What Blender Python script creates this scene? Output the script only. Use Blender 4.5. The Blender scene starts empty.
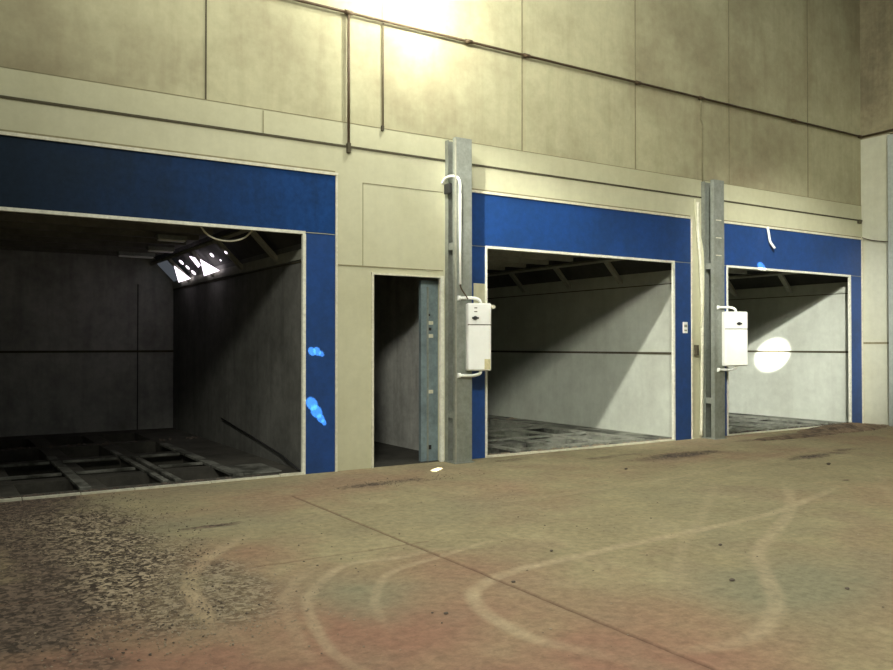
import bpy, bmesh, math, random
import numpy as np
from mathutils import Vector, Matrix

random.seed(7)
rng = np.random.default_rng(11)
COL = bpy.context.scene.collection
D = 9.5            # distance of the long wall from the viewer's feet

# ------------------------------------------------------------------ materials
def new_mat(name):
    m = bpy.data.materials.new(name); m.use_nodes = True
    nt = m.node_tree
    return m, nt, nt.nodes['Principled BSDF']

def N(nt, kind, **kw):
    n = nt.nodes.new(kind)
    for k, v in kw.items():
        if k in n.inputs: n.inputs[k].default_value = v
        else: setattr(n, k, v)
    return n

def ramp(nt, src, stops):
    r = nt.nodes.new('ShaderNodeValToRGB')
    e = r.color_ramp.elements
    while len(e) < len(stops): e.new(0.5)
    for el, (p, c) in zip(e, stops):
        el.position = p; el.color = (*c, 1) if len(c) == 3 else c
    nt.links.new(src, r.inputs[0])
    return r

def noise(nt, vec, scale, detail=6, rough=0.6, stretch=(1, 1, 1), off=(0, 0, 0)):
    mp = N(nt, 'ShaderNodeMapping'); mp.inputs['Scale'].default_value = stretch; mp.inputs['Location'].default_value = off
    nt.links.new(vec, mp.inputs[0])
    n = nt.nodes.new('ShaderNodeTexNoise')
    n.inputs['Scale'].default_value = scale; n.inputs['Detail'].default_value = detail; n.inputs['Roughness'].default_value = rough
    nt.links.new(mp.outputs[0], n.inputs['Vector'])
    return n.outputs['Fac']

def mix(nt, fac, a, b, mode='MIX'):
    m = nt.nodes.new('ShaderNodeMix'); m.data_type = 'RGBA'; m.blend_type = mode
    for s, v in ((m.inputs[0], fac), (m.inputs[6], a), (m.inputs[7], b)):
        if isinstance(v, (int, float)): s.default_value = v
        elif isinstance(v, tuple): s.default_value = (*v, 1)
        else: nt.links.new(v, s)
    return m.outputs[2]

def stained(name, base, stain, amount=0.6, scale=0.7, streak=0.35, fine=9, rough=0.8, metal=0.0, bump=0.1, spec=0.3, off=0.0, speck=None, lo=.82, hi=1.08, x_tint=None):
    """A painted, concrete or metal surface: large stains, downward streaks and fine mottling."""
    m, nt, b = new_mat(name)
    tc = nt.nodes.new('ShaderNodeNewGeometry').outputs['Position']
    o = (off, off * .7, off * .3)
    big = noise(nt, tc, scale, 7, .65, off=o)
    r1 = ramp(nt, big, [(0.42, (0, 0, 0)), (0.72, (1, 1, 1))])
    st = noise(nt, tc, 2.2, 5, .6, (2.2, 2.2, .22), o)
    r2 = ramp(nt, st, [(0.48, (0, 0, 0)), (0.78, (1, 1, 1))])
    fn = noise(nt, tc, fine, 8, .7, off=o)
    r3 = ramp(nt, fn, [(0.35, (lo,)*3), (0.65, (hi,)*3)])
    def sc(src, k):
        x = N(nt, 'ShaderNodeMath', operation='MULTIPLY'); nt.links.new(src, x.inputs[0]); x.inputs[1].default_value = k
        return x.outputs[0]
    if x_tint:   # second base colour that fades out along x: (colour, x where it is full, x where it ends)
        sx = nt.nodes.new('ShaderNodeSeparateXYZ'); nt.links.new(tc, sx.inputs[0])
        mr = nt.nodes.new('ShaderNodeMapRange'); mr.inputs[1].default_value = x_tint[1]; mr.inputs[2].default_value = x_tint[2]; mr.inputs[3].default_value = 1; mr.inputs[4].default_value = 0
        nt.links.new(sx.outputs[0], mr.inputs[0]); base = mix(nt, mr.outputs[0], base, x_tint[0])
    c = mix(nt, sc(r1.outputs[0], amount), base, stain)
    c = mix(nt, sc(r2.outputs[0], streak), c, stain)
    c = mix(nt, 1.0, c, r3.outputs[0], 'MULTIPLY')
    if speck:
        sp = noise(nt, tc, 26, 3, .5, off=o)
        r4 = ramp(nt, sp, [(0.66, (0, 0, 0)), (0.72, (1, 1, 1))])
        c = mix(nt, sc(r4.outputs[0], .8), c, speck)
    nt.links.new(c, b.inputs['Base Color'])
    b.inputs['Roughness'].default_value = rough; b.inputs['Metallic'].default_value = metal
    b.inputs['Specular IOR Level'].default_value = spec
    if bump:
        bp = nt.nodes.new('ShaderNodeBump'); bp.inputs['Strength'].default_value = bump; bp.inputs['Distance'].default_value = .02
        nt.links.new(fn, bp.inputs['Height']); nt.links.new(bp.outputs[0], b.inputs['Normal'])
    return m

M = {}
M['concrete'] = stained('concrete panel', (.47, .45, .285), (.225, .185, .11), 1.0, .30, .3, 6, .9, bump=.1, lo=.9, hi=1.05)
M['concrete_dark'] = stained('soot marked concrete', (.33, .29, .18), (.14, .115, .075), .8, .5, .6, 7, .9, bump=.2, off=4)
M['band'] = stained('smooth cream band', (.53, .52, .35), (.42, .40, .25), .5, .8, .25, 8, .8, bump=.02, lo=.95, hi=1.03)
M['cream'] = stained('cream cladding', (.56, .55, .38), (.44, .425, .27), .5, .9, .3, 8, .6, bump=.015, off=2, lo=.95, hi=1.03)
M['pier'] = stained('pale pier paint', (.60, .60, .47), (.46, .45, .32), .6, .8, .3, 8, .8, bump=.02, lo=.95, hi=1.03)
M['blue'] = stained('blue painted metal', (.012, .058, .225), (.012, .042, .13), .7, 1.3, .3, 12, .42, bump=.03, spec=.5)
M['blue_dark_left'] = stained('blue painted metal darker to the left', (.012, .055, .20), (.011, .022, .04), .7, 1.4, .5, 14, .5, bump=.05, spec=.12, off=1.5, x_tint=((.010, .020, .036), .8, 4.2))  # base colour turns darker towards the left end
M['trim'] = stained('pale metal trim', (.72, .70, .55), (.45, .42, .30), .5, 3, .2, 20, .5, bump=.02)
M['galv'] = stained('galvanised steel', (.30, .32, .28), (.20, .21, .17), .7, 3.5, .5, 18, .5, .35, bump=.05)
M['galv_blue'] = stained('blue grey steel', (.23, .30, .32), (.13, .16, .17), .8, 2.5, .5, 14, .5, .3, bump=.05)
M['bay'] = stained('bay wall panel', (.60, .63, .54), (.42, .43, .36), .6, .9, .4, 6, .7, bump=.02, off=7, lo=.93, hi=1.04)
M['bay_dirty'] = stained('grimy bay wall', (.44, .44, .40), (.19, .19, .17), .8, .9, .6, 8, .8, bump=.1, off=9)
M['bay_soot'] = stained('dark bay wall', (.19, .19, .17), (.08, .08, .07), .8, .9, .6, 8, .8, bump=.05, off=19)  # darker base tone, for the right wall of the nearest bay
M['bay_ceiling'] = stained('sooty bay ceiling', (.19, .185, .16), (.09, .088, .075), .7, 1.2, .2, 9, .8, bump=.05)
M['cove'] = stained('cove frame paint', (.36, .36, .29), (.2, .2, .16), .6, 2, .3, 12, .6)
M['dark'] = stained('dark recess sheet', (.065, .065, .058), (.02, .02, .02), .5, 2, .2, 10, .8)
M['trim_white'] = stained('white edge trim', (.80, .80, .68), (.5, .48, .36), .4, 3, .2, 20, .5, bump=.02)
M['seam'] = stained('dark seam', (.085, .075, .045), (.05, .04, .03), .5, 3, .1, 10, .9)
M['seam_soft'] = stained('soft seam', (.26, .235, .14), (.2, .18, .1), .5, 3, .1, 10, .9)
M['pipe'] = stained('rusty brown conduit', (.12, .085, .05), (.07, .04, .025), .7, 4, .1, 20, .6, .2)
M['plastic'] = stained('white plastic', (.86, .87, .82), (.72, .70, .60), .15, 4, .1, 6, .4, bump=0, lo=.97, hi=1.02)
M['plastic_yellow'] = stained('yellowed plastic', (.62, .56, .32), (.5, .44, .22), .4, 4, .3, 20, .4, bump=0)
M['black'] = stained('black rubber', (.02, .02, .02), (.03, .03, .03), .3, 4, .1, 20, .5, bump=0)
M['pitbed'] = stained('pit bed dirt', (.05, .047, .038), (.02, .019, .016), .8, 1.8, .2, 12, 1, bump=.5)
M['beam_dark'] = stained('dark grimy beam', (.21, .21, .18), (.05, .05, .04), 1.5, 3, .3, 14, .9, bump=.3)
M['beam'] = stained('grey floor beam', (.34, .345, .29), (.15, .15, .12), .9, 3, .2, 14, .8, bump=.2)
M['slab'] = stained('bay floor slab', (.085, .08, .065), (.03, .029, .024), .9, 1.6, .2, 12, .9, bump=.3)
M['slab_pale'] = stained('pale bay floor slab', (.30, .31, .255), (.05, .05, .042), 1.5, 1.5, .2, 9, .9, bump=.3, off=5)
M['rust'] = stained('rusty steel', (.14, .085, .05), (.07, .045, .03), .6, 5, .2, 20, .7, .2)
M['dirt'] = stained('reddish brown dirt', (.25, .18, .12), (.06, .045, .032), 1.2, 4, .1, 15, 1, bump=.8, speck=(.4, .33, .24))
M['gravel'] = stained('dark gravel', (.13, .105, .085), (.06, .05, .04), .7, 5, .1, 18, .9)
M['chips'] = stained('pale flakes', (.34, .28, .20), (.22, .18, .12), .7, 5, .1, 18, .9)
M['blue_right'] = stained('blue grey painted post', (.42, .45, .42), (.34, .37, .35), .4, 2, .2, 12, .5)

def emit(name, col, s):
    m, nt, b = new_mat(name)
    b.inputs['Base Color'].default_value = (.02, .02, .02, 1)
    b.inputs['Emission Color'].default_value = (*col, 1); b.inputs['Emission Strength'].default_value = s
    return m
M['daylight'] = emit('daylight through broken pane', (1, .88, 1), 2.6)
M['dimpane'] = emit('dusty backlit pane', (.55, .62, .72), .11)

def rub(name, col, rough=.5):
    m, nt, b = new_mat(name); b.inputs['Base Color'].default_value = (*col, 1); b.inputs['Roughness'].default_value = rough
    return m
M['ink'] = rub('dark ink', (.03, .03, .03))

# ------------------------------------------------------------------ mesh helpers
def bm_box(bm, x0, x1, y0, y1, z0, z1, mi=0):
    vs = [bm.verts.new(p) for p in ((x0,y0,z0),(x1,y0,z0),(x1,y1,z0),(x0,y1,z0),(x0,y0,z1),(x1,y0,z1),(x1,y1,z1),(x0,y1,z1))]
    for f in ((0,3,2,1),(4,5,6,7),(0,1,5,4),(1,2,6,5),(2,3,7,6),(3,0,4,7)):
        fc = bm.faces.new([vs[i] for i in f]); fc.material_index = mi
    return vs

def bm_bar(bm, a, b, w, h, up=(0, 0, 1)):
    """square bar from a to b, w across, h along up"""
    a, b = Vector(a), Vector(b); d = (b - a).normalized(); u = Vector(up); s = d.cross(u).normalized(); u = s.cross(d)
    vs = []
    for p in (a, b):
        for i, j in ((-1,-1),(1,-1),(1,1),(-1,1)):
            vs.append(bm.verts.new(p + s * (w/2*i) + u * (h/2*j)))
    for f in ((0,1,2,3),(7,6,5,4),(0,4,5,1),(1,5,6,2),(2,6,7,3),(3,7,4,0)):
        bm.faces.new([vs[i] for i in f])

def bm_tube(bm, pts, r, seg=10, rad=None):
    pts = [Vector(p) for p in pts]; rings = []
    prev = None
    for i, p in enumerate(pts):
        if i == 0: d = pts[1] - p
        elif i == len(pts)-1: d = p - pts[i-1]
        else: d = (pts[i+1]-p).normalized() + (p-pts[i-1]).normalized()
        d.normalize()
        if prev is None:
            ref = Vector((0,0,1)) if abs(d.z) < .9 else Vector((0,1,0))
            u = d.cross(ref).normalized()
        else:
            u = (prev - d * prev.dot(d)).normalized()
        prev = u; v = d.cross(u)
        rr = rad[i] if rad else r
        rings.append([bm.verts.new(p + (u*math.cos(2*math.pi*k/seg) + v*math.sin(2*math.pi*k/seg))*rr) for k in range(seg)])
    for a, b in zip(rings, rings[1:]):
        for k in range(seg):
            bm.faces.new((a[k], a[(k+1)%seg], b[(k+1)%seg], b[k])).smooth = True
    bm.faces.new(list(reversed(rings[0]))); bm.faces.new(rings[-1])

def smooth_path(pts, n=6):
    P = [Vector(p) for p in pts]; out = []
    for i in range(len(P)-1):
        p0 = P[max(i-1,0)]; p1 = P[i]; p2 = P[i+1]; p3 = P[min(i+2,len(P)-1)]
        for k in range(n):
            t = k/n
            out.append(.5*((2*p1)+(p2-p0)*t+(2*p0-5*p1+4*p2-p3)*t*t+(3*p1-p0-3*p2+p3)*t**3))
    out.append(P[-1]); return out

def obj(name, bm, mat, parent=None, bevel=0):
    me = bpy.data.meshes.new(name)
    bmesh.ops.recalc_face_normals(bm, faces=bm.faces[:])
    if parent is not None:
        w = Vector((0,0,0)); q = parent
        while q is not None: w += q.location; q = q.parent
        bmesh.ops.translate(bm, verts=bm.verts[:], vec=-w)
    bm.to_mesh(me); bm.free()
    o = bpy.data.objects.new(name, me); COL.objects.link(o)
    for m in (mat if isinstance(mat, (list, tuple)) else [mat]): me.materials.append(m)
    if parent is not None: o.parent = parent
    if bevel:
        b = o.modifiers.new('bevel', 'BEVEL'); b.width = bevel; b.segments = 2; b.limit_method = 'ANGLE'
    return o

def box(name, c, mat, parent=None, bevel=0):
    bm = bmesh.new(); bm_box(bm, *c); return obj(name, bm, mat, parent, bevel)

def tube(name, pts, r, mat, parent=None, seg=10):
    bm = bmesh.new(); bm_tube(bm, pts, r, seg); return obj(name, bm, mat, parent)

def struct(o): o['kind'] = 'structure'; return o
def tag(o, label, cat, group=None):
    o['label'] = label; o['category'] = cat
    if 'kind' not in o: o['kind'] = 'thing'
    if group: o['group'] = group
    return o
def thing(name, label, cat, loc, group=None):
    o = bpy.data.objects.new(name, None); COL.objects.link(o); o.location = loc; o.empty_display_size = .2
    return tag(o, label, cat, group)

# ------------------------------------------------------------------ main hall floor
def smoothstep(a, b, x):
    t = np.clip((x-a)/(b-a), 0, 1); return t*t*(3-2*t)

def val_noise(X, Y, s, seed):
    r = np.random.default_rng(seed); g = r.random((256, 256))
    x = X*s + 37.1; y = Y*s + 71.7
    xi = np.floor(x).astype(int); yi = np.floor(y).astype(int); fx = x-xi; fy = y-yi
    fx = fx*fx*(3-2*fx); fy = fy*fy*(3-2*fy)
    a = g[xi%256, yi%256]; b = g[(xi+1)%256, yi%256]; c = g[xi%256, (yi+1)%256]; d = g[(xi+1)%256, (yi+1)%256]
    return (a*(1-fx)+b*fx)*(1-fy)+(c*(1-fx)+d*fx)*fy
def fbm(X, Y, s, seed, o=4):
    v = 0; a = .5; t = 0
    for i in range(o): v = v + a*val_noise(X, Y, s*2**i, seed+i); t += a; a *= .55
    return v/t

def poly_dist(X, Y, pts):
    best = np.full(X.shape, 1e9)
    for (x0, y0), (x1, y1) in zip(pts, pts[1:]):
        dx, dy = x1-x0, y1-y0; L = dx*dx+dy*dy+1e-9
        t = np.clip(((X-x0)*dx+(Y-y0)*dy)/L, 0, 1)
        best = np.minimum(best, np.hypot(X-x0-t*dx, Y-y0-t*dy))
    return best
def blob(X, Y, x, y, rx, ry, ang=0):
    c, s = math.cos(ang), math.sin(ang); u = ((X-x)*c+(Y-y)*s)/rx; v = (-(X-x)*s+(Y-y)*c)/ry
    return np.exp(-(u*u+v*v))

xs = np.concatenate([np.linspace(-8, -.5, 12)[:-1], np.arange(-.5, 8.5, .025), np.arange(8.5, 17.3, .05), np.array([17.3])])
ys = np.concatenate([np.linspace(-10, 2, 14)[:-1], np.arange(2, 9.5, .025), [9.5]])
X, Y = np.meshgrid(xs, ys, indexing='ij')
tracks = [
    ([(2.6,6.95),(2.225,6.641),(1.698,5.983),(1.5,5.519),(1.414,4.982),(1.395,4.578),(1.5,4.1)], .055, .9),
    ([(4.0,5.3),(3.5,5.42),(3.007,5.379),(2.567,5.396),(2.103,4.898),(1.97,4.649),(1.813,4.035),(1.823,3.627),(1.95,3.1)], .035, .8),
    ([(2.9,5.62),(2.45,5.55),(1.98,5.0),(1.83,4.6),(1.68,4.0),(1.68,3.5)], .04, .4),
    ([(4.4,5.5),(3.8,5.4),(3.255,5.221),(2.767,5.051),(2.407,4.604),(2.224,4.107),(2.2,3.7)], .03, .7),
    ([(9.0,5.5),(7.1,4.95),(5.7,4.80),(4.438,4.713),(3.467,4.602),(3.104,4.439),(2.978,4.338),(2.832,4.009),(2.802,3.528),(2.912,3.213),(3.1,2.8)], .05, .9),
    ([(8.6,6.0),(7.101,4.898),(5.565,4.105),(5.042,3.686),(4.435,3.164),(3.898,2.901),(3.472,2.905),(3.048,3.11)], .055, .75),
    ([(8.0,6.5),(6.2,5.2),(5.0,4.4),(4.2,3.7),(3.9,3.3)], .05, .35),
    ([(11.5,6.6),(9.0,5.0),(7.6,4.0),(6.6,3.1),(6.0,2.5)], .05, .3),
    ([(13,8.0),(10.5,7.3),(8.0,6.9),(5.5,6.7),(4.2,6.9)], .06, .3),
]
wob = .03*(fbm(X, Y, 1.6, 5)-.5)
track = np.zeros_like(X)
for pts, w, k in tracks:
    sp = [(p.x, p.y) for p in smooth_path([(a, b, 0) for a, b in pts], 5)]
    d = poly_dist(X+wob, Y+wob, sp)
    de = np.minimum(np.hypot(X-pts[0][0], Y-pts[0][1]), np.hypot(X-pts[-1][0], Y-pts[-1][1]))
    track = np.maximum(track, k*(1-smoothstep(w*.4, w*1.6, d)) * (.3+.9*fbm(X, Y, 4, 9)) * smoothstep(0, 1.1, de))
n1 = fbm(X, Y, .9, 20); n2 = fbm(X, Y, 2.6, 30); n3 = fbm(X, Y, 8, 40, 3)
darkz = smoothstep(.5, 1.0, 1.15*blob(X, Y, .7, 8.6, 1.1, 1.5) + 1.0*blob(X, Y, 1.0, 6.4, .75, 1.3) + .75*blob(X, Y, .45, 5.3, .6, .9) + .4*blob(X, Y, .9, 4.4, .8, .6) + .9*(n2-.5))
for x, y, rx, ry, k in [(9.3,8.15,.9,.25,.95),(8.4,8.6,.6,.15,.7),(9.9,6.75,.6,.12,.0),(10.8,7.05,.85,.18,.9),(11.8,7.2,.5,.15,.6),(4.5,8.35,.8,.15,.75),(5.1,8.25,.5,.12,.5),(2.1,7.2,.35,.08,1.0),
                        (14.5,9.05,3,.3,.8),(12,8.8,1.5,.2,.6),(6.8,9.1,.8,.2,.5),(2.0,6.9,.5,.3,.35),(9.2,5.6,.08,.05,1)]:
    darkz = np.maximum(darkz, smoothstep(.25, .9, k*blob(X, Y, x, y, rx, ry, .05)+.7*(n2-.5)))
red = np.zeros_like(X)
for x, y, rx, ry, k in [(4.2,8.7,1.8,.7,.7),(3.2,7.9,1.2,.6,.75),(1.6,3.9,1.8,1.0,1.0),(3.0,2.9,1.6,.75,1.15),(.6,4.6,.6,.8,.9),(6.0,3.2,.9,.6,.6),(7.5,7.6,2,.7,.35),(1.8,6.2,.6,.4,.5),(12.5,7.7,3,.5,.4),(9,4.6,3,1.0,.45),(2.2,4.1,.5,.4,.5),(.9,5.6,.5,.6,.5)]:
    red = red + k*blob(X, Y, x, y, rx, ry, .1)
red = np.clip(red*.8 + 1.3*(n1-.5) + .7*(n2-.5), 0, 1)
green = np.zeros_like(X)
for x, y, rx, ry, k in [(2.35,4.75,.35,.6,.9),(5.2,3.3,1.0,.5,.9),(4.6,3.5,.5,.5,.7),(6.5,4.6,1.2,.8,.4),(2.0,7.3,.8,.5,.8),(1.7,9.0,1.6,.45,.6),(7,5.9,2,.8,.35),(4.2,6.6,1,.4,.4)]:
    green = green + k*blob(X, Y, x, y, rx, ry, .1)
green = np.clip(green + .9*(n2-.55), 0, 1)
litter = smoothstep(.3, .9, 1.1*blob(X, Y, 1.45, 5.3, .55, .9, .1) + .8*blob(X, Y, 1.3, 6.6, .6, 1.0) + .7*blob(X, Y, 1.2, 8.2, 1.2, 1.0) + .6*(n2-.5))
litter = litter*(1-np.clip(track*2.2, 0, 1)); darkz = darkz*(1-np.clip(track*.8, 0, 1))
jr = .012*(fbm(X, Y, 6, 50)-.5)
joint = np.maximum((1-smoothstep(.006, .022, np.abs(X+jr-3.3)))*(Y < 8.2), .55*(1-smoothstep(.006, .022, np.abs(Y+jr-5.70)))*(X < 3.5))
Z = .012*(n1-.5) + .006*(n3-.5) + .02*darkz*(n3-.35) - .006*track - .012*joint
edge = smoothstep(9.5, 9.2, Y); Z = Z*edge
nx, ny = X.shape
verts = np.stack([X, Y, Z], -1).reshape(-1, 3)
idx = np.arange(nx*ny).reshape(nx, ny)
quads = np.stack([idx[:-1,:-1], idx[1:,:-1], idx[1:,1:], idx[:-1,1:]], -1).reshape(-1, 4)
me = bpy.data.meshes.new('floor')
me.vertices.add(len(verts)); me.vertices.foreach_set('co', verts.ravel())
me.loops.add(quads.size); me.loops.foreach_set('vertex_index', quads.ravel())
me.polygons.add(len(quads)); me.polygons.foreach_set('loop_start', np.arange(0, quads.size, 4)); me.polygons.foreach_set('loop_total', np.full(len(quads), 4))
me.update()
for nm, arrs in (('stain', (track, darkz, red)), ('stain2', (green, joint, litter))):
    a = me.color_attributes.new(nm, 'FLOAT_COLOR', 'POINT')
    cc = np.ones((nx*ny, 4), dtype=np.float32)
    for i, q in enumerate(arrs): cc[:, i] = q.ravel()
    a.data.foreach_set('color', cc.ravel())
floor = bpy.data.objects.new('floor', me); COL.objects.link(floor); struct(floor)
me.polygons.foreach_set('use_smooth', np.ones(len(quads), dtype=bool))

m, nt, b = new_mat('dusty concrete floor')
geo = nt.nodes.new('ShaderNodeNewGeometry').outputs['Position']
def attr(n):
    a = nt.nodes.new('ShaderNodeAttribute'); a.attribute_name = n
    s = nt.nodes.new('ShaderNodeSeparateColor'); nt.links.new(a.outputs['Color'], s.inputs[0]); return s.outputs
A1 = attr('stain'); A2 = attr('stain2')
f1 = noise(nt, geo, 1.3, 8, .7); f2 = noise(nt, geo, 14, 8, .75); f3 = noise(nt, geo, 45, 4, .7)
c = ramp(nt, f1, [(.3, (.26, .222, .135)), (.55, (.335, .288, .172)), (.72, (.41, .355, .22))]).outputs[0]
c = mix(nt, A1[2], c, (.30, .172, .118))
c = mix(nt, A2[0], c, (.255, .238, .155))
c = mix(nt, A1[1], c, (.12, .092, .072))
def mul(a, k, nt=nt):
    x = N(nt, 'ShaderNodeMath', operation='MULTIPLY'); nt.links.new(a, x.inputs[0])
    if isinstance(k, (int, float)): x.inputs[1].default_value = k
    else: nt.links.new(k, x.inputs[1])
    return x.outputs[0]
c = mix(nt, mul(A1[0], .8), c, (.47, .38, .25))
c = mix(nt, mul(A2[1], .8), c, (.12, .065, .045))
r = ramp(nt, f2, [(.3, (.70, .70, .70)), (.7, (1.25, 1.24, 1.22))]).outputs[0]
c = mix(nt, 1.0, c, r, 'MULTIPLY')
vo = nt.nodes.new('ShaderNodeTexVoronoi'); vo.inputs['Scale'].default_value = 36; vo.inputs['Randomness'].default_value = 1
nt.links.new(geo, vo.inputs['Vector']); vs_ = nt.nodes.new('ShaderNodeSeparateColor'); nt.links.new(vo.outputs['Color'], vs_.inputs[0])
nf = noise(nt, geo, 9, 8, .8)
av = N(nt, 'ShaderNodeMath', operation='MULTIPLY_ADD'); nt.links.new(vs_.outputs[0], av.inputs[0]); av.inputs[1].default_value = .32
hb = N(nt, 'ShaderNodeMath', operation='MULTIPLY_ADD'); nt.links.new(nf, hb.inputs[0]); hb.inputs[1].default_value = .9; hb.inputs[2].default_value = -.11
nt.links.new(hb.outputs[0], av.inputs[2]); f4 = av.outputs[0]
lt = ramp(nt, f4, [(.40, (.06, .045, .033)), (.50, (.18, .15, .10)), (.60, (.36, .31, .22))]).outputs[0]
c = mix(nt, mul(A2[2], .65), c, lt)
lt2 = ramp(nt, f4, [(.40, (.5, .5, .5)), (.60, (1.5, 1.45, 1.4))]).outputs[0]
c = mix(nt, A1[1], c, mix(nt, 1.0, c, lt2, 'MULTIPLY'))
sp = ramp(nt, f3, [(.68, (0, 0, 0)), (.74, (1, 1, 1))]).outputs[0]
c = mix(nt, mul(sp, .55), c, (.45, .36, .24))
sd = ramp(nt, f3, [(.27, (1, 1, 1)), (.33, (0, 0, 0))]).outputs[0]
c = mix(nt, mul(sd, .6), c, (.05, .035, .025))
nt.links.new(c, b.inputs['Base Color']); b.inputs['Roughness'].default_value = .92; b.inputs['Specular IOR Level'].default_value = .2
bp = nt.nodes.new('ShaderNodeBump'); bp.inputs['Strength'].default_value = .3; bp.inputs['Distance'].default_value = .01
nt.links.new(f2, bp.inputs['Height']); nt.links.new(bp.outputs[0], b.inputs['Normal'])
me.materials.append(m)

# ------------------------------------------------------------------ long wall
BAYS = [  # outer panel left/right, opening left/right, interior left/right
    dict(n=1, pl=-.30, pr=4.375, ol=.10, orr=3.96, il=-.75, ir=4.05),
    dict(n=2, pl=6.36, pr=11.0, ol=6.71, orr=10.58, il=6.45, ir=10.92),
    dict(n=3, pl=11.60, pr=16.12, ol=11.93, orr=15.72, il=11.62, ir=16.06),
]
TOP, LIN = 3.78, 3.0
YB = 16.15
bm = bmesh.new(); bm_box(bm, -8, 16.2, 9.5, 9.8, 4.46, 11); struct(obj('wall_back', bm, M['concrete']))
bm = bmesh.new()
bm_box(bm, -8, 16.2, 9.49, 9.8, 4.15, 4.46)
struct(obj('wall_back_band', bm, M['band']))
bm = bmesh.new()
bm_box(bm, -8, 16.2, 9.475, 9.78, TOP, 4.15)
bm_box(bm, -8, BAYS[0]['pl'], 9.475, 9.7, 0, TOP)
bm_box(bm, 4.375, 4.91, 9.475, 9.6, 0, TOP); bm_box(bm, 4.91, 6.00, 9.475, 9.6, 2.52, TOP); bm_box(bm, 6.00, 6.36, 9.475, 9.6, 0, TOP)
bm_box(bm, 11.0, 11.60, 9.475, 9.6, 0, TOP)
bm_box(bm, 16.12, 16.2, 9.475, 9.6, 0, TOP)
struct(obj('wall_back_cladding', bm, M['cream']))
# seams
def seam(k, c, mat): return struct(box('trim_%d' % k, c, mat))
seam(1, (-8, 16.19, 9.462, 9.5, 4.135, 4.16), M['seam'])
seam(2, (-8, 16.19, 9.487, 9.5, 4.455, 4.464), M['seam_soft'])
k = 3
for x in (.41, 2.74, 5.07, 7.40, 9.73, 12.06, 14.39):
    seam(k, (x-.009, x+.009, 9.492, 9.51, 4.464, 11), M['seam'] if x in (2.74,) else M['seam_soft']); k += 1
seam(k, (4.375, 6.0, 9.466, 9.48, 2.615, 2.628), M['seam_soft']); k += 1
seam(k, (4.77, 4.777, 9.470, 9.48, 2.63, 3.70), M['seam_soft']); k += 1
seam(k, (4.77, 6.0, 9.470, 9.48, 3.70, 3.707), M['seam_soft']); k += 1
seam(k, (3.43, 3.438, 9.482, 9.5, 4.17, 4.44), M['seam_soft']); k += 1
# doorway frame
dr = thing('door_frame', 'cream metal frame of the narrow dark doorway left of the first steel column', 'door frame', (5.48, 9.46, 0))
box('left_jamb', (4.895, 4.925, 9.45, 9.6, 0, 2.55), M['trim'], dr)
box('right_jamb', (5.955, 6.01, 9.45, 9.50, 0, 2.55), M['trim_white'], dr, .006)
box('head_jamb', (4.895, 6.01, 9.455, 9.6, 2.52, 2.545), M['trim'], dr)

# ------------------------------------------------------------------ booth fronts
which = {1: 'in the dark nearest bay at the left edge', 2: 'between the two steel columns', 3: 'on the far right bay by the corner'}
def booth_front(q):
    n = q['n']; t = thing('booth_front', 'blue painted metal door surround ' + which[n], 'door surround', ((q['ol']+q['orr'])/2, 9.47, 0), 'blue door surrounds')
    pl, pr, ol, r_ = q['pl'], q['pr'], q['ol'], q['orr']
    box('lintel_panel', (pl, pr, 9.455, 9.49, LIN+.006, TOP-.03), M['blue_dark_left'] if n == 1 else M['blue'], t, .003)
    box('side_panel', (pl, ol, 9.455, 9.49, 0, LIN-.006), M['blue'], t, .003)
    box('side_panel', (r_, pr, 9.455, 9.49, 0, LIN-.006), M['blue'], t, .003)
    bm = bmesh.new()
    bm_box(bm, pl-.025, pr+.03, 9.435, 9.475, TOP-.03, TOP+.005)
    bm_box(bm, pr, pr+.03, 9.44, 9.475, 0, TOP-.03)
    bm_box(bm, pl-.025, pl, 9.44, 9.475, 0, TOP-.03)
    obj('outer_trim', bm, M['trim'], t)
    bm = bmesh.new()
    bm_box(bm, ol-.005, r_+.005, 9.44, 9.49, LIN-.025, LIN+.012)
    bm_box(bm, r_-.03, r_+.012, 9.44, 9.485, 0, LIN-.025)
    bm_box(bm, ol-.012, ol+.02, 9.44, 9.485, 0, LIN-.025)
    obj('opening_trim', bm, M['trim_white'], t)
    box('joint_strip', (pl, ol-.012, 9.45, 9.5, LIN-.005, LIN+.004), M['cove'], t); box('joint_strip', (r_+.012, pr, 9.45, 9.5, LIN-.005, LIN+.004), M['cove'], t)
    x = ol
    bm = bmesh.new()
    while x < r_-.05:
        L = random.uniform(.5, 1.3); e = min(r_, x+L)
        vs = bm_box(bm, x, e-.01, 9.43+random.uniform(0,.012), 9.50, -.01, .018+random.uniform(0,.01)); x = e
    obj('threshold_strip', bm, M['trim'], t)
    return t
fronts = [booth_front(q) for q in BAYS]
# dark strip that paints in the shadow line above each lintel
for q in BAYS: struct(box('trim_%d' % (20+q['n']), (q['pl'], q['pr'], 9.46, 9.49, TOP+.006, TOP+.03), M['seam_soft']))
# small plate on the second surround
sg = box('plate', (10.79, 10.90, 9.44, 9.456, 1.80, 1.99), M['plastic'], fronts[1], .004)
sg['label'] = 'small white plate with dark marks'
for c_ in ((10.81, 10.88, 9.436, 9.441, 1.90, 1.945), (10.815, 10.875, 9.436, 9.441, 1.835, 1.86)): box('mark', c_, M['cove'], sg)
box('patch_plate', (6.50, 6.70, 9.448, 9.456, 2.18, 2.47), M['cream'], fronts[1])['label'] = 'cream patch on the blue post'

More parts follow.
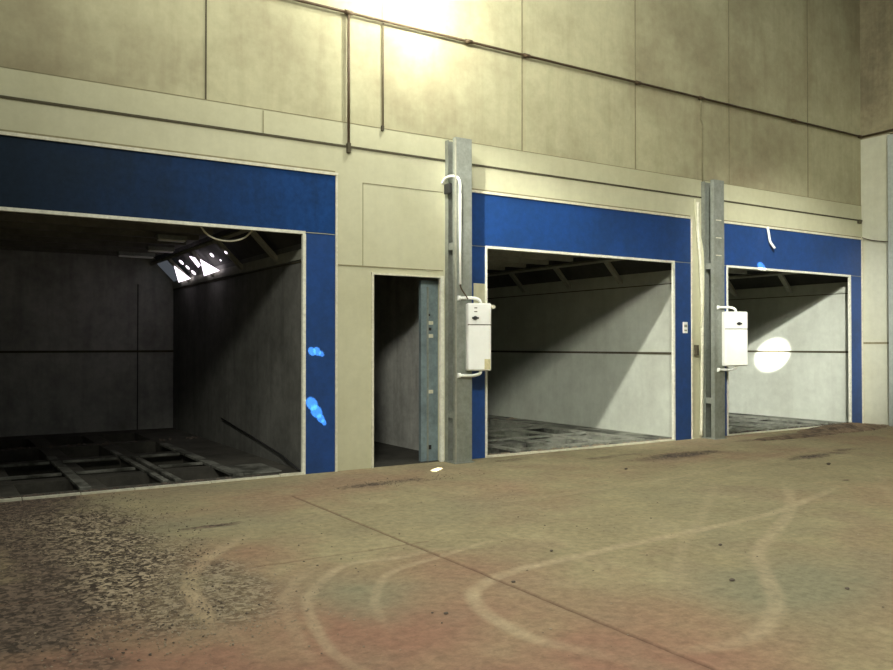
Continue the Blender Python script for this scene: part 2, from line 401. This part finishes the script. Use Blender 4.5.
# ------------------------------------------------------------------ bays: room shells
def bay(q, wallmat, rearmat, floormat):
    n, il, ir = q['n'], q['il'], q['ir']
    s = 'bay_%d' % n
    here = {1: 'in the dark left bay', 2: 'in the middle bay', 3: 'in the far right bay'}[n]
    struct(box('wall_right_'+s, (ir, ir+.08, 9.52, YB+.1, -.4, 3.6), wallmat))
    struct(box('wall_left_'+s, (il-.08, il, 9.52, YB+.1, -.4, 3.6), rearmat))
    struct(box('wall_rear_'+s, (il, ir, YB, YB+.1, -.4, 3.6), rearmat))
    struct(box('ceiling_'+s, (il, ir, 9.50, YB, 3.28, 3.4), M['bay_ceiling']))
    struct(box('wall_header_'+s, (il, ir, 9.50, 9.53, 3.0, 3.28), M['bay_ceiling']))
    # floor: pit bed, and a slab pierced by rows of rectangular pits
    struct(box('floor_pit_'+s, (il, ir, 9.5, YB, -.45, -.40), M['pitbed']))
    ycuts = [9.5, 10.35, 11.15, 12.55, 12.85, 14.2, 14.5, 15.7, YB]
    w = .62; gap = .25
    xc = []; x = q.get('x0', il+.35)
    while x + w < ir-.1: xc.append((x, x+w)); x += w+gap
    bm = bmesh.new()
    strips = [(9.5, 9.80)] ; pits = [(9.80, 10.55), (10.85, 12.3), (12.6, 14.0), (14.3, 15.6)]
    prev = 9.5
    for a, c_ in pits:
        bm_box(bm, il, ir, prev, a, -.40, 0)
        px = il
        for x0, x1 in xc:
            bm_box(bm, px, x0, a, c_, -.40, random.uniform(-.01, .0)); px = x1
        bm_box(bm, px, ir, a, c_, -.40, 0); prev = c_
    bm_box(bm, il, ir, prev, YB, -.40, 0)
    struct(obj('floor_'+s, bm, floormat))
    # beams laid over the slab, some double, with a few short cross pieces
    beams = {1: [(.62, .10, 13.2), (1.50, .12, 12.7), (2.36, .07, 12.9), (2.50, .07, 12.2), (3.22, .13, 13.4)],
             2: [(7.5, .10, 13.0), (8.4, .12, 13.5), (9.3, .10, 12.2), (10.1, .12, 14.0)],
             3: [(12.6, .10, 13.0), (13.6, .12, 13.5), (14.5, .10, 12.6), (15.3, .12, 13.0)]}[n]
    ORD = ['leftmost', 'second from left', 'third from left', 'fourth from left', 'rightmost']
    for bi, (x, w_, ye) in enumerate(beams):
        tag(box('long_beam', (x-w_/2, x+w_/2, 9.72, ye, 0.0, .035), M['beam_dark'] if n == 1 else M['beam'], None, .005), (ORD[bi] if bi < len(beams)-1 else 'rightmost') + ' long grey floor beam ' + here, 'floor beam', 'long floor beams of bay %d' % n)
    for bi, ((x, _, _), (x2, _, _)) in enumerate(zip(beams, beams[1:])):
        if x2-x < .3: continue
        ys_b = (10.95, 12.1) if n == 1 else (9.80, 11.0, 12.2)
        for yi, y in enumerate(ys_b):
            tag(box('cross_beam', (x+.08, x2-.08, y, y+.09, 0.0, .03), M['beam_dark'] if n == 1 else M['beam'], None, .005), ('front', 'middle', 'back')[yi if yi < len(ys_b)-1 else 2] + ' cross piece right of the ' + ORD[bi] + ' beam ' + here, 'cross beam', 'cross beams of bay %d' % n)
    if n == 1:
        tag(box('steel_plate', (3.32, 3.80, 9.80, 10.55, 0.0, .02), M['beam_dark'], None, .004), 'pale flat plate on the dark bay floor beside its right hand jamb', 'plate')
    # slanted lamp coves on both sides
    zb, zt, dx = 2.76, 3.27, .50
    for side in ((1, -1) if n != 1 else (1, -1)):
        xw = ir if side == 1 else il
        t = thing('slanted_light_cove', 'slanted row of dark lamp openings above the ' + ('right' if side == 1 else 'left') + ' wall ' + here, 'light cove', (xw, 9.6, zb), 'slanted light coves')
        def P(u, y, off=0):  # u 0 bottom 1 top
            return Vector((xw - side*(u*dx + off*.7), y, zb + u*(zt-zb) - off*.7))
        bm = bmesh.new(); bm_bar(bm, P(0, 9.62, .0), P(0, YB-.01, .0), .04, .13); obj('bottom_rail', bm, M['bay'] if n > 1 else M['cove'], t)
        box('rail_gap', (min(xw, xw-side*.012), max(xw, xw-side*.012), 9.62, YB-.01, 2.66, 2.675), M['seam'], t)
        bm = bmesh.new(); bm_bar(bm, P(.80, 9.62, .02), P(.80, YB-.01, .02), .05, .06, (side*.7, 0, .7)); obj('top_rail', bm, M['cove'], t)
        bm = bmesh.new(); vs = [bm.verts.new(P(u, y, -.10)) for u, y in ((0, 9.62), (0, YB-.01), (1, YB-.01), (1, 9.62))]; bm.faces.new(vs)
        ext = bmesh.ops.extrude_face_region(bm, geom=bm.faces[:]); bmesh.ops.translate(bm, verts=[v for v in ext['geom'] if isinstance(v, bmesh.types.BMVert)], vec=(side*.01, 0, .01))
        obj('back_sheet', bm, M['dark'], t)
        for y in ((10.6, 12.05, 13.5, 14.95) if n == 1 else (11.02, 12.46, 13.92, 15.36)):
            bm = bmesh.new(); bm_bar(bm, P(0, y, .01), P(.80, y, .01), .11, .05, (side*.7, 0, .7)); obj('post', bm, M['cove'], t)
        if n == 1 and side == 1:
            def flat(name, yz, mat, off):
                # polygons lying in the cove opening, given as (y, z)
                bm = bmesh.new()
                for poly in yz:
                    vs = []
                    for y, z in poly:
                        u = (z-zb)/(zt-zb); vs.append(bm.verts.new(P(u, y, off)))
                    f = bm.faces.new(vs)
                ext = bmesh.ops.extrude_face_region(bm, geom=bm.faces[:])
                bmesh.ops.translate(bm, verts=[v for v in ext['geom'] if isinstance(v, bmesh.types.BMVert)], vec=(.006, 0, .006))
                return obj(name, bm, mat, t)
            flat('dusty_pane', [[(15.02, 2.80), (16.05, 2.80), (16.05, 3.14), (15.02, 3.14)]], M['dimpane'], -.03)
            def dot(y, z, r): return [(y + 1.9*r*math.cos(a*.7854), z + r*math.sin(a*.7854)) for a in range(8)]
            flat('broken_pane_opening', [[(14.90, 3.04), (14.66, 2.81), (15.50, 2.80)]], M['daylight'], .045)['label'] = 'bright triangular gap to daylight'
            flat('broken_pane_opening', [[(13.32, 3.02), (12.95, 2.82), (13.85, 2.80)]], M['daylight'], .045)['label'] = 'bright triangular gap to daylight'
            flat('broken_pane_opening', [[(13.68, 3.10), (13.50, 3.06), (13.56, 2.95), (13.75, 2.93)]], M['daylight'], .045)['label'] = 'small bright gap to daylight'
            for y_, z_, r_ in ((14.34, 3.06, .035), (14.27, 2.97, .03), (14.22, 2.88, .035), (12.66, 3.03, .028), (12.02, 3.01, .018), (12.50, 2.94, .012)): flat('daylight_hole', [dot(y_, z_, r_)], M['daylight'], .045)
    # horizontal panel seam around the bay
    if n > 1: struct(box('trim_%d' % (30+n*2), (ir-.012, ir, 9.62, YB, 1.435, 1.475), M['seam']))
    struct(box('trim_%d' % (31+n*2), (il, ir, YB-.012, YB, 1.46, 1.50), M['seam']))
    # ceiling bars
    y = 10.3
    i = 0
    while y < YB-.3:
        tag(box('roof_crossbar', (il+.55, ir-.55, y, y+.09, 3.19, 3.283), M['cove'] if n > 1 else M['bay_ceiling']), ('nearest', 'second', 'third', 'fourth', 'fifth', 'sixth', 'seventh', 'eighth', 'ninth')[i] + ' grey ceiling bar from the front ' + here, 'ceiling bar', 'ceiling bars of bay %d' % n)
        y += .72; i += 1
BAYS[0]['x0'] = .0
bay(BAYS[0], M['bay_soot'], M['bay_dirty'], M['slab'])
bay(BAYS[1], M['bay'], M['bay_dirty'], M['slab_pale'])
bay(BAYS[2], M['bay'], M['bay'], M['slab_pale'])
# vertical seams on the rear wall of bay 1
for i, x in enumerate((.0, 3.38)):
    struct(box('trim_%d' % (40+i), (x, x+.02, YB-.01, YB, 0, 2.75), M['dark']))
# passage behind the doorway
struct(box('wall_left_passage', (4.14, 4.2, 9.6, 13.5, -.05, 3.2), M['bay_dirty']))
struct(box('wall_right_passage', (6.31, 6.36, 9.6, 13.5, -.05, 3.2), M['bay_dirty']))
struct(box('wall_rear_passage', (4.2, 6.31, 13.4, 13.5, -.05, 3.2), M['bay_dirty']))
struct(box('ceiling_passage', (4.14, 6.36, 9.6, 13.5, 3.2, 3.25), M['bay_ceiling']))
struct(box('floor_passage', (4.2, 6.31, 9.5, 13.4, -.05, 0.0), M['pitbed']))
# pale strips (old ceiling lamps) in bay 1
for x, y, l in ((2.80, 12.05, .42), (3.0, 13.55, .42), (2.75, 14.6, .6)):
    t = thing('ceiling_strip_lamp', {2.8: 'nearest pale strip lamp on the dark bay ceiling, left of the hanging cable', 3.0: 'middle pale strip lamp on the dark bay ceiling above the bright gaps', 2.75: 'rearmost pale strip lamp on the dark bay ceiling'}[x], 'strip lamp', (x+.2, y, 3.18))
    box('housing', (x, x+l, y, y+.16, 3.13, 3.19), M['galv'], t, .008)
    box('lamp_cover', (x+.02, x+l-.02, y+.03, y+.13, 3.105, 3.13), M['plastic'], t, .01)

tag(tube('fallen_pipe', [(3.98, 9.62, .02), (4.01, 10.4, .14), (4.02, 11.5, .26), (4.02, 13.0, .42)], .012, M['black']), 'thin dark pipe leaning along the foot of the right wall of the dark bay', 'pipe')
# hanging cable in bay 1, cable stub above bay 3
tag(tube('hanging_cable', smooth_path([(2.72, 9.62, 3.0), (2.80, 9.63, 2.91), (2.93, 9.63, 2.855), (3.10, 9.63, 2.85), (3.25, 9.63, 2.90), (3.34, 9.62, 2.99)]), .011, M['trim']),
    'pale cable hanging in a loop from the lintel of the dark bay', 'cable')
tag(tube('conduit_stub', smooth_path([(13.05, 9.43, 3.77), (13.05, 9.40, 3.62), (13.07, 9.39, 3.50), (13.16, 9.36, 3.38)]), .022, M['plastic']),
    'short white conduit hanging over the blue lintel of the far right bay', 'conduit')

# ------------------------------------------------------------------ steel columns
def column(x0, w, ztop, label, mat, loc_y0=9.2, y1=9.5-.03):
    x1 = x0+w; y0 = loc_y0
    t = thing('steel_column', label, 'column', ((x0+x1)/2, (y0+y1)/2, 0), 'galvanised steel columns')
    th = .012; lip = .075
    box('front_flange', (x0, x1, y0, y0+th, .0, ztop), mat, t, .003)
    box('back_flange', (x0, x1, y1-th, y1, .0, ztop), mat, t)
    box('edge_strip', (x0-.006, x0+.012, y0-.006, y0+.02, .0, ztop-.02), M['cove'] if x0 < 8 else mat, t)
    box('web', (x1-th, x1, y0+th, y1-th, .0, ztop), mat, t)
    box('front_lip', (x0, x0+th, y0+th, y0+lip, .0, ztop), M['galv'], t)
    box('back_lip', (x0, x0+th, y1-lip, y1-th, .0, ztop), M['galv'], t)
    box('base_plate', (x0-.03, x1+.02, y0-.03, y1, 0, .012), mat, t)
    for z in (.6, 2.9):
        if z < ztop: box('tie_plate', (x0+.02, x0+.026, y0+th, y1-th, z, z+.1), mat, t)
    return t
c1 = column(6.035, .265, 4.42, 'tall grey galvanised steel column between the narrow doorway and the middle bay', M['galv'])
c2 = column(11.285, .265, 4.42, 'tall grey galvanised steel column left of the far right bay', M['galv'])
for z in (3.72, 3.42, 3.12):
    box('slot_mark', (11.33, 11.47, 9.195, 9.2, z, z+.018), M['trim'], c2)
# column standing inside the doorway
t = thing('steel_channel', 'blue grey steel channel post standing inside the narrow doorway', 'steel post', (5.83, 9.72, 0))
box('front_flange', (5.74, 6.02, 9.62, 9.632, 0, 2.49), M['galv_blue'], t)
box('side_lip', (5.74, 5.755, 9.632, 9.68, 0, 2.49), M['galv_blue'], t)
box('centre_rib', (5.83, 5.85, 9.60, 9.62, 0, 2.40), M['galv'], t)
for z in (1.88, 1.70, .93):
    box('bracket', (5.84, 5.93, 9.605, 9.622, z, z+.05), M['trim'], t, .006)
for c_ in ((5.86, 5.90, 9.61, 9.62, 1.80, 1.84), (5.86, 5.90, 9.61, 9.622, .16, .22), (5.86, 5.88, 9.61, 9.62, 2.0, 2.03)): box('bolt', c_, M['black'], t)

# conduit up the first column
t = thing('white_conduit', 'white conduit looping over the side of the first steel column above the narrow doorway', 'conduit', (6.1, 9.17, 2.4))
tube('riser', [(6.085, 9.17, 2.42), (6.085, 9.17, 3.66)], .018, M['plastic'], t)
tube('loop', smooth_path([(6.085, 9.17, 3.66), (6.082, 9.17, 3.79), (6.06, 9.2, 3.87), (6.02, 9.30, 3.90), (5.99, 9.40, 3.88), (5.975, 9.45, 3.82)]), .019, M['plastic'], t)
box('socket', (5.97, 6.02, 9.26, 9.40, 3.66, 3.80), M['black'], t, .01)
tube('flex', smooth_path([(6.085, 9.17, 2.42), (6.10, 9.16, 2.36), (6.15, 9.13, 2.27), (6.18, 9.12, 2.22)]), .008, M['pipe'], t)
# cables up the second column
t = thing('cable_bundle', 'pale cable bundle running down the left side of the far steel column', 'cable', (11.22, 9.42, 0))
tube('cable', smooth_path([(11.16, 9.44, 4.05), (11.15, 9.43, 3.6), (11.20, 9.42, 3.0), (11.24, 9.42, 2.2), (11.23, 9.42, 1.2), (11.22, 9.43, .05)]), .028, M['trim'], t)
tube('cable', smooth_path([(11.10, 9.44, 4.1), (11.13, 9.44, 3.7), (11.23, 9.40, 3.2), (11.24, 9.40, 2.3), (11.20, 9.42, 1.9)]), .018, M['cream'], t)
box('bracket', (11.08, 11.13, 9.40, 9.46, 1.42, 1.60), M['seam'], t)

# ------------------------------------------------------------------ control boxes
def control_box(cx, cy, z0, z1, w, ang, label, elbow_x):
    t = thing('control_box', label, 'electrical box', (cx, cy, z0), 'white control boxes')
    dpt = .14
    def R(bm):
        bmesh.ops.rotate(bm, cent=(cx, cy, 0), matrix=Matrix.Rotation(ang, 3, 'Z'), verts=bm.verts[:]); return bm
    bm = bmesh.new(); bm_box(bm, cx-w/2, cx+w/2, cy-dpt/2, cy+dpt/2, z0, z1); obj('housing', R(bm), M['plastic'], t, .018)
    zs = z1-(z1-z0)*.32
    bm = bmesh.new(); bm_box(bm, cx-w/2+.012, cx+w/2-.012, cy-dpt/2-.016, cy-dpt/2, z0+.015, zs-.006); obj('lower_cover', R(bm), M['plastic'], t, .006)
    bm = bmesh.new(); bm_box(bm, cx-w/2+.012, cx+w/2-.012, cy-dpt/2-.016, cy-dpt/2, zs+.006, z1-.015); obj('upper_cover', R(bm), M['plastic'], t, .006)
    bm = bmesh.new(); bm_box(bm, cx-w/2+.004, cx+w/2-.004, cy-dpt/2-.006, cy-dpt/2+.01, zs-.008, zs+.008); obj('gap', R(bm), M['seam'], t)
    bm = bmesh.new(); kx = cx + (-.20 if cx < 8 else .08)*w; kz = z1-(z1-z0)*.22
    bm_tube(bm, [(kx, cy-dpt/2-.01, kz), (kx, cy-dpt/2-.045, kz)], .026, 12); bm_box(bm, kx-.045, kx+.045, cy-dpt/2-.05, cy-dpt/2-.03, kz-.012, kz+.012)
    obj('switch_knob', R(bm), M['black'], t)
    if cx < 8:
        for d_ in (.08, .13):
            bm = bmesh.new(); bm_box(bm, kx-.01, kx+.03, cy-dpt/2-.019, cy-dpt/2-.014, kz+d_, kz+d_+.012); obj('mark', R(bm), M['seam'], t)
        bm = bmesh.new(); bm_tube(bm, [(cx+w/2+.02, cy, z1-.05), (cx+w/2+.02, cy-dpt/2-.02, z1-.05)], .028, 12); obj('lug', R(bm), M['trim'], t)
        bm = bmesh.new(); bm_box(bm, cx+w/2-.10, cx+w/2-.02, cy-dpt/2-.019, cy-dpt/2-.014, z0+.02, z0+.16); obj('stain_label', R(bm), M['plastic_yellow'], t)
    dx = math.cos(ang)*w*.12
    tube('upper_elbow', smooth_path([(elbow_x, 9.19, z1+.07), (cx-.08, 9.14, z1+.075), (cx+.0, cy+.02, z1+.06), (cx+.03, cy, z1+.03), (cx+.035, cy, z1-.02)]), .022, M['plastic'], t)
    tube('lower_elbow', smooth_path([(elbow_x, 9.19, z0-.06), (cx-.08, 9.14, z0-.065), (cx+.0, cy+.02, z0-.05), (cx+.03, cy, z0-.03), (cx+.035, cy, z0+.02)]), .022, M['plastic'], t)
    for z in (z1+.07, z0-.06): tube('collar', [(elbow_x-.01, 9.19, z), (elbow_x+.03, 9.185, z)], .034, M['plastic'], t)
    return t
control_box(6.33, 9.09, 1.25, 2.165, .33, math.radians(-22), 'white control box on the column between the narrow doorway and the middle bay', 6.07)
control_box(11.66, 9.09, 1.24, 2.17, .42, math.radians(-22), 'white control box on the far steel column left of the bright patch', 11.36)

# ------------------------------------------------------------------ conduits on the upper wall
t = thing('wall_conduit', 'long brown conduit running along the upper concrete wall', 'conduit', (4, 9.45, 5.87))
bm = bmesh.new(); bm_tube(bm, [(-7, 9.45, 5.87), (16.15, 9.45, 5.87)], .019, 8); obj('pipe_run', bm, M['pipe'], t)
bm = bmesh.new(); bm_tube(bm, [(16.15, 9.45, 5.87), (16.13, 6.5, 5.90)], .019, 8); obj('return_run', bm, M['pipe'], t)
for x in (.5, 2.6, 4.56, 6.42, 7.45, 9.75, 11.28, 13.9, 16.12):
    bm = bmesh.new(); bm_tube(bm, [(x-.06, 9.45, 5.87), (x+.05, 9.45, 5.87)], .028, 10); bm_box(bm, x-.02, x+.02, 9.44, 9.5, 5.85, 5.89); obj('coupling', bm, M['pipe'], t)
t = thing('drop_conduit', 'dark cable dropping down the wall above the cream panel', 'cable', (4.6, 9.46, 4.1))
tube('drop', [(4.56, 9.46, 5.84), (4.56, 9.46, 4.16)], .018, M['pipe'], t)
box('end_clip', (4.535, 4.585, 9.43, 9.49, 4.06, 4.19), M['seam'], t, .008)
t = thing('drop_wire', 'thin dark wire ending halfway down the wall right of the thicker drop cable', 'wire', (5.07, 9.47, 4.4))
tube('wire', [(5.07, 9.47, 5.85), (5.07, 9.475, 4.46)], .008, M['pipe'], t)
box('wire_end', (5.04, 5.075, 9.45, 9.49, 4.42, 4.49), M['seam'], t, .006)
tag(tube('drop_conduit', [(11.28, 9.46, 5.84), (11.27, 9.46, 5.5), (11.31, 9.46, 5.42), (11.31, 9.46, 4.43)], .014, M['seam_soft']), 'thin grey conduit dropping to the top of the far steel column', 'conduit')
t = tag(box('wall_hook', (16.02, 16.12, 9.43, 9.49, 4.08, 4.16), M['seam'], None, .01), 'small dark bracket on the seam in the far right corner', 'bracket')

# ------------------------------------------------------------------ right wall
struct(box('wall_right', (16.26, 16.5, -8, 9.5, 0, 11), M['concrete']))
struct(box('wall_right_pier', (16.2, 16.26, 8.90, 9.5, 0, 5.82), M['pier']))
struct(box('wall_right_upper', (16.2, 16.26, -8, 9.5, 5.82, 11), M['concrete_dark']))
struct(box('trim_60', (16.185, 16.2, 8.90, 9.5, 1.62, 1.66), M['seam_soft']))
tag(tube('sagging_wire', smooth_path([(16.17, 9.46, 3.80), (16.15, 9.2, 3.71), (16.13, 8.7, 3.62)]), .010, M['pipe']), 'thin dark wire sagging across the right hand wall', 'wire')
tag(box('service_post', (16.0, 16.12, 8.70, 8.84, 0, 5.75), M['blue_right'], None, .01), 'blue grey post at the right edge of the photo', 'post')
# hall doorpost fittings
# ------------------------------------------------------------------ dirt, gravel and stones
def mound(name, cx, cy, rx, ry, h, label, cat, seed, mat=M['dirt']):
    nxx, nyy = 90, 36
    bm = bmesh.new(); g = []
    xs_ = np.linspace(-1, 1, nxx); ys_ = np.linspace(-1, 1, nyy)
    XX, YY = np.meshgrid(xs_, ys_, indexing='ij')
    fb = fbm(XX*rx+seed, YY*ry+seed, 3.2, seed); fb2 = fbm(XX*rx+seed, YY*ry, 14, seed+3, 3)
    rr = np.sqrt(XX**2+YY**2) + .35*(fb-.5)
    ZZ = h*np.clip(1-rr**1.6, 0, 1)*(.5+fb) + h*.35*(fb2-.5)*(rr < 1) - .015*(rr >= .98)
    for i in range(nxx):
        g.append([bm.verts.new((cx+XX[i, j]*rx, cy+YY[i, j]*ry, float(ZZ[i, j]))) for j in range(nyy)])
    for i in range(nxx-1):
        for j in range(nyy-1):
            bm.faces.new((g[i][j], g[i+1][j], g[i+1][j+1], g[i][j+1]))
    o = obj(name, bm, mat); o['kind'] = 'stuff'; o['label'] = label; o['category'] = cat
    for p in o.data.polygons: p.use_smooth = False
    return o
mound('dirt_heap', 14.65, 8.97, 1.30, .42, .11, 'low heap of brown dirt and rubble at the foot of the far right bay', 'dirt', 61)
mound('dirt_drift', 12.9, 8.72, 1.3, .22, .045, 'thin drift of dirt on the floor before the far right bay', 'dirt', 71)

def chip(bm, x, y, z, s, flat=.5):
    vs = []
    a0 = random.random()*6.28; n = random.choice((4, 5))
    for lvl, zz, k in ((0, 0, 1), (1, s*flat, .6)):
        vs.append([bm.verts.new((x+k*s*random.uniform(.6, 1.1)*math.cos(a0+i*6.283/n), y+k*s*random.uniform(.6, 1.1)*math.sin(a0+i*6.283/n), z+zz*random.uniform(.6, 1.2))) for i in range(n)])
    for i in range(n): bm.faces.new((vs[0][i], vs[0][(i+1)%n], vs[1][(i+1)%n], vs[1][i]))
    bm.faces.new(vs[1]); bm.faces.new(list(reversed(vs[0])))
def scatter(name, spots, count, smin, smax, mat, label, cat, flat=.5, z=0.004):
    bm = bmesh.new()
    tot = sum(s[4] for s in spots)
    for (cx, cy, rx, ry, w) in spots:
        for i in range(int(count*w/tot)):
            x = cx+random.gauss(0, rx*.55); y = cy+random.gauss(0, ry*.55)
            if y > 9.38 or x > 16: continue
            chip(bm, x, y, z, smin+(smax-smin)*random.random()**3, flat)
    o = obj(name, bm, mat); o['kind'] = 'stuff'; o['label'] = label; o['category'] = cat
    return o
scatter('gravel', [(.8, 8.4, 1.0, 1.3, 4), (1.1, 6.6, .8, 1.1, 2.4), (1.0, 5.2, .7, .7, .7), (15, 8.9, 1.4, .35, .8), (9.3, 8.15, .9, .25, .3), (4.6, 8.35, .9, .2, .4), (4, 6, 3, 2.4, .3)], 8000, .003, .012, M['gravel'],
        'loose dark gravel strewn over the left of the floor', 'gravel')
scatter('pale_flakes', [(1.5, 5.5, .5, .8, 3), (1.3, 4.7, .7, .5, 1.6), (1.0, 8.2, 1.1, 1.3, 2.4), (1.1, 6.6, .8, 1.0, 1.4), (2.6, 8.0, 1.2, .9, .5), (15, 8.8, 1.3, .4, .5), (7, 6.6, 3.5, 1.6, .6), (5.5, 4.5, 2.5, 1.2, .2)], 9000, .002, .011, M['chips'],
        'pale flakes and chips scattered on the left floor', 'litter', .3)
# bay floor rubble
for q, mt, cnt, lab in ((BAYS[1], M['chips'], 260, 'pale rubble on the floor of the middle bay'), (BAYS[2], M['gravel'], 200, 'dark rubble on the floor of the far right bay'), (BAYS[0], M['gravel'], 240, 'dark rubble on the floor of the nearest bay')):
    bm = bmesh.new()
    for i in range(cnt): chip(bm, random.uniform(q['il']+.3, q['ir']-.1), random.uniform(9.6, 9.68) if i % 2 else random.uniform(14.02, 14.28), 0.001, random.uniform(.01, .05), .4)
    o = obj('rubble', bm, mt); o['kind'] = 'stuff'; o['label'] = lab; o['category'] = 'rubble'

def stone(x, y, s, label):
    bm = bmesh.new(); bmesh.ops.create_icosphere(bm, subdivisions=2, radius=s)
    for v in bm.verts:
        k = 1+random.uniform(-.18, .18); v.co = Vector((v.co.x*k*1.3, v.co.y*k, v.co.z*.6*k+s*.45)) + Vector((x, y, 0))
    o = obj('stone', bm, M['gravel']); tag(o, label, 'stone', 'small stones on the open floor'); return o
for x, y, s, l in [(4.62, 3.63, .017, 'dark pebble inside the curved tyre mark, nearest the lower right joint'), (5.36, 4.32, .014, 'dark pebble on the far side of the curved tyre mark'),
                   (5.10, 3.1, .013, 'dark pebble at the lower right of the floor'), (7.6, 7.6, .018, 'dark pebble before the gap between the two right bays'),
                   (10.2, 6.45, .025, 'dark clod right of the dark floor stain'), (3.35, 4.4, .012, 'dark pebble beside the straight floor joint'),
                   (2.62, 4.1, .012, 'dark pebble in the middle of the lower floor'), (4.1, 4.9, .012, 'dark pebble on the straight pale tyre mark')]:
    stone(x, y, s, l)

# ------------------------------------------------------------------ light
def spot(name, loc, target, energy, angle, blend, radius, col=(1, .95, .8)):
    l = bpy.data.lights.new(name, 'SPOT'); l.energy = energy; l.spot_size = math.radians(angle); l.spot_blend = blend; l.shadow_soft_size = radius; l.color = col
    o = bpy.data.objects.new(name, l); COL.objects.link(o); o.location = loc
    o.rotation_euler = (Vector(target)-Vector(loc)).to_track_quat('-Z', 'Y').to_euler(); return o
def point(name, loc, energy, radius, col):
    l = bpy.data.lights.new(name, 'POINT'); l.energy = energy; l.shadow_soft_size = radius; l.color = col
    o = bpy.data.objects.new(name, l); COL.objects.link(o); o.location = loc; return o
WARM = (1, .985, .87)
NEAR = (2.4, 6.7, 6.6)
point('near_wall_lamp', NEAR, 255, .10, WARM)
point('upper_wall_fill', (7.3, 7.0, 8.3), 215, .2, WARM)  # unseen fill light added to brighten the upper wall further right
spot('near_lamp_beam', NEAR, (11.0, 10.7, .5), 3000, 26, .8, .10, WARM)
FAR = (-4.0, -6, 10.9)
spot('far_floodlight', FAR, (14.6, 10.5, .6), 2800, 38, .7, .2, WARM)
spot('floor_fill', (-3, -4, 9), (10, 7, 0), 7200, 66, .9, 1.0, WARM)  # unseen fill spot added to bring up the hall floor
point('hot_spot_light', (5.52, 8.70, 6.20), 210, .10, (1, 1, .88))
point('hot_spot_light', (4.85, 8.80, 6.62), 80, .10, (1, 1, .88))  # second point added to stretch the hot spot up and left
# shafts of sunlight that reach the hall through small gaps in the far roof
spot('sun_shaft', FAR, (16.06, 11.50, 1.374), 420000, 1.6, 1.0, .02, (1, 1, .93))
spot('far_bay_fill', FAR, (16.06, 11.45, 1.35), 34000, 12, 1, .02, (1, 1, .93))  # wide spot added to brighten the far bay wall around the sun patch
def shaft(target, dist, strength, col):
    t = Vector(target); d = (Vector(FAR)-t).normalized()
    spot('sun_shaft', t+d*dist, target, strength*dist*dist, 1.0, .5, .004, col)
shaft((12.90, 9.455, 3.03), 10, 500, (1, 1, 1))
shaft((4.06, 9.455, .87), 9, 330, (.7, 1, .95)); shaft((4.12, 9.455, .77), 9, 300, (.7, 1, .95)); shaft((4.18, 9.455, .68), 6, 300, (.7, 1, .95)); shaft((4.22, 9.455, .63), 4, 280, (.7, 1, .95))
shaft((4.06, 9.455, 1.52), 6, 320, (.7, 1, .95)); shaft((4.13, 9.455, 1.52), 6, 300, (.7, 1, .95)); shaft((4.19, 9.455, 1.49), 4, 260, (.7, 1, .95))
shaft((5.49, 8.87, 0), 6, 600, (1, 1, .8)); shaft((5.56, 8.92, 0), 7, 600, (1, 1, .8)); shaft((5.63, 8.98, 0), 6, 600, (1, 1, .8))

w = bpy.data.worlds.new('hall air'); bpy.context.scene.world = w; w.use_nodes = True
w.node_tree.nodes['Background'].inputs[0].default_value = (.95, 1, .9, 1); w.node_tree.nodes['Background'].inputs[1].default_value = .21

# ------------------------------------------------------------------ camera
cam = bpy.data.cameras.new('camera'); co = bpy.data.objects.new('camera', cam); COL.objects.link(co)
cam.sensor_width = 36; cam.lens = 815/893*36; cam.clip_end = 200
f = Vector((.539, .8425, math.tan(math.atan(10/815)))).normalized()
co.location = (0, 0, 1.6); co.rotation_euler = f.to_track_quat('-Z', 'Y').to_euler()
sc = bpy.context.scene; sc.camera = co
sc.view_settings.view_transform = 'Standard'; sc.view_settings.look = 'None'; sc.view_settings.gamma = 1; sc.view_settings.exposure = 0
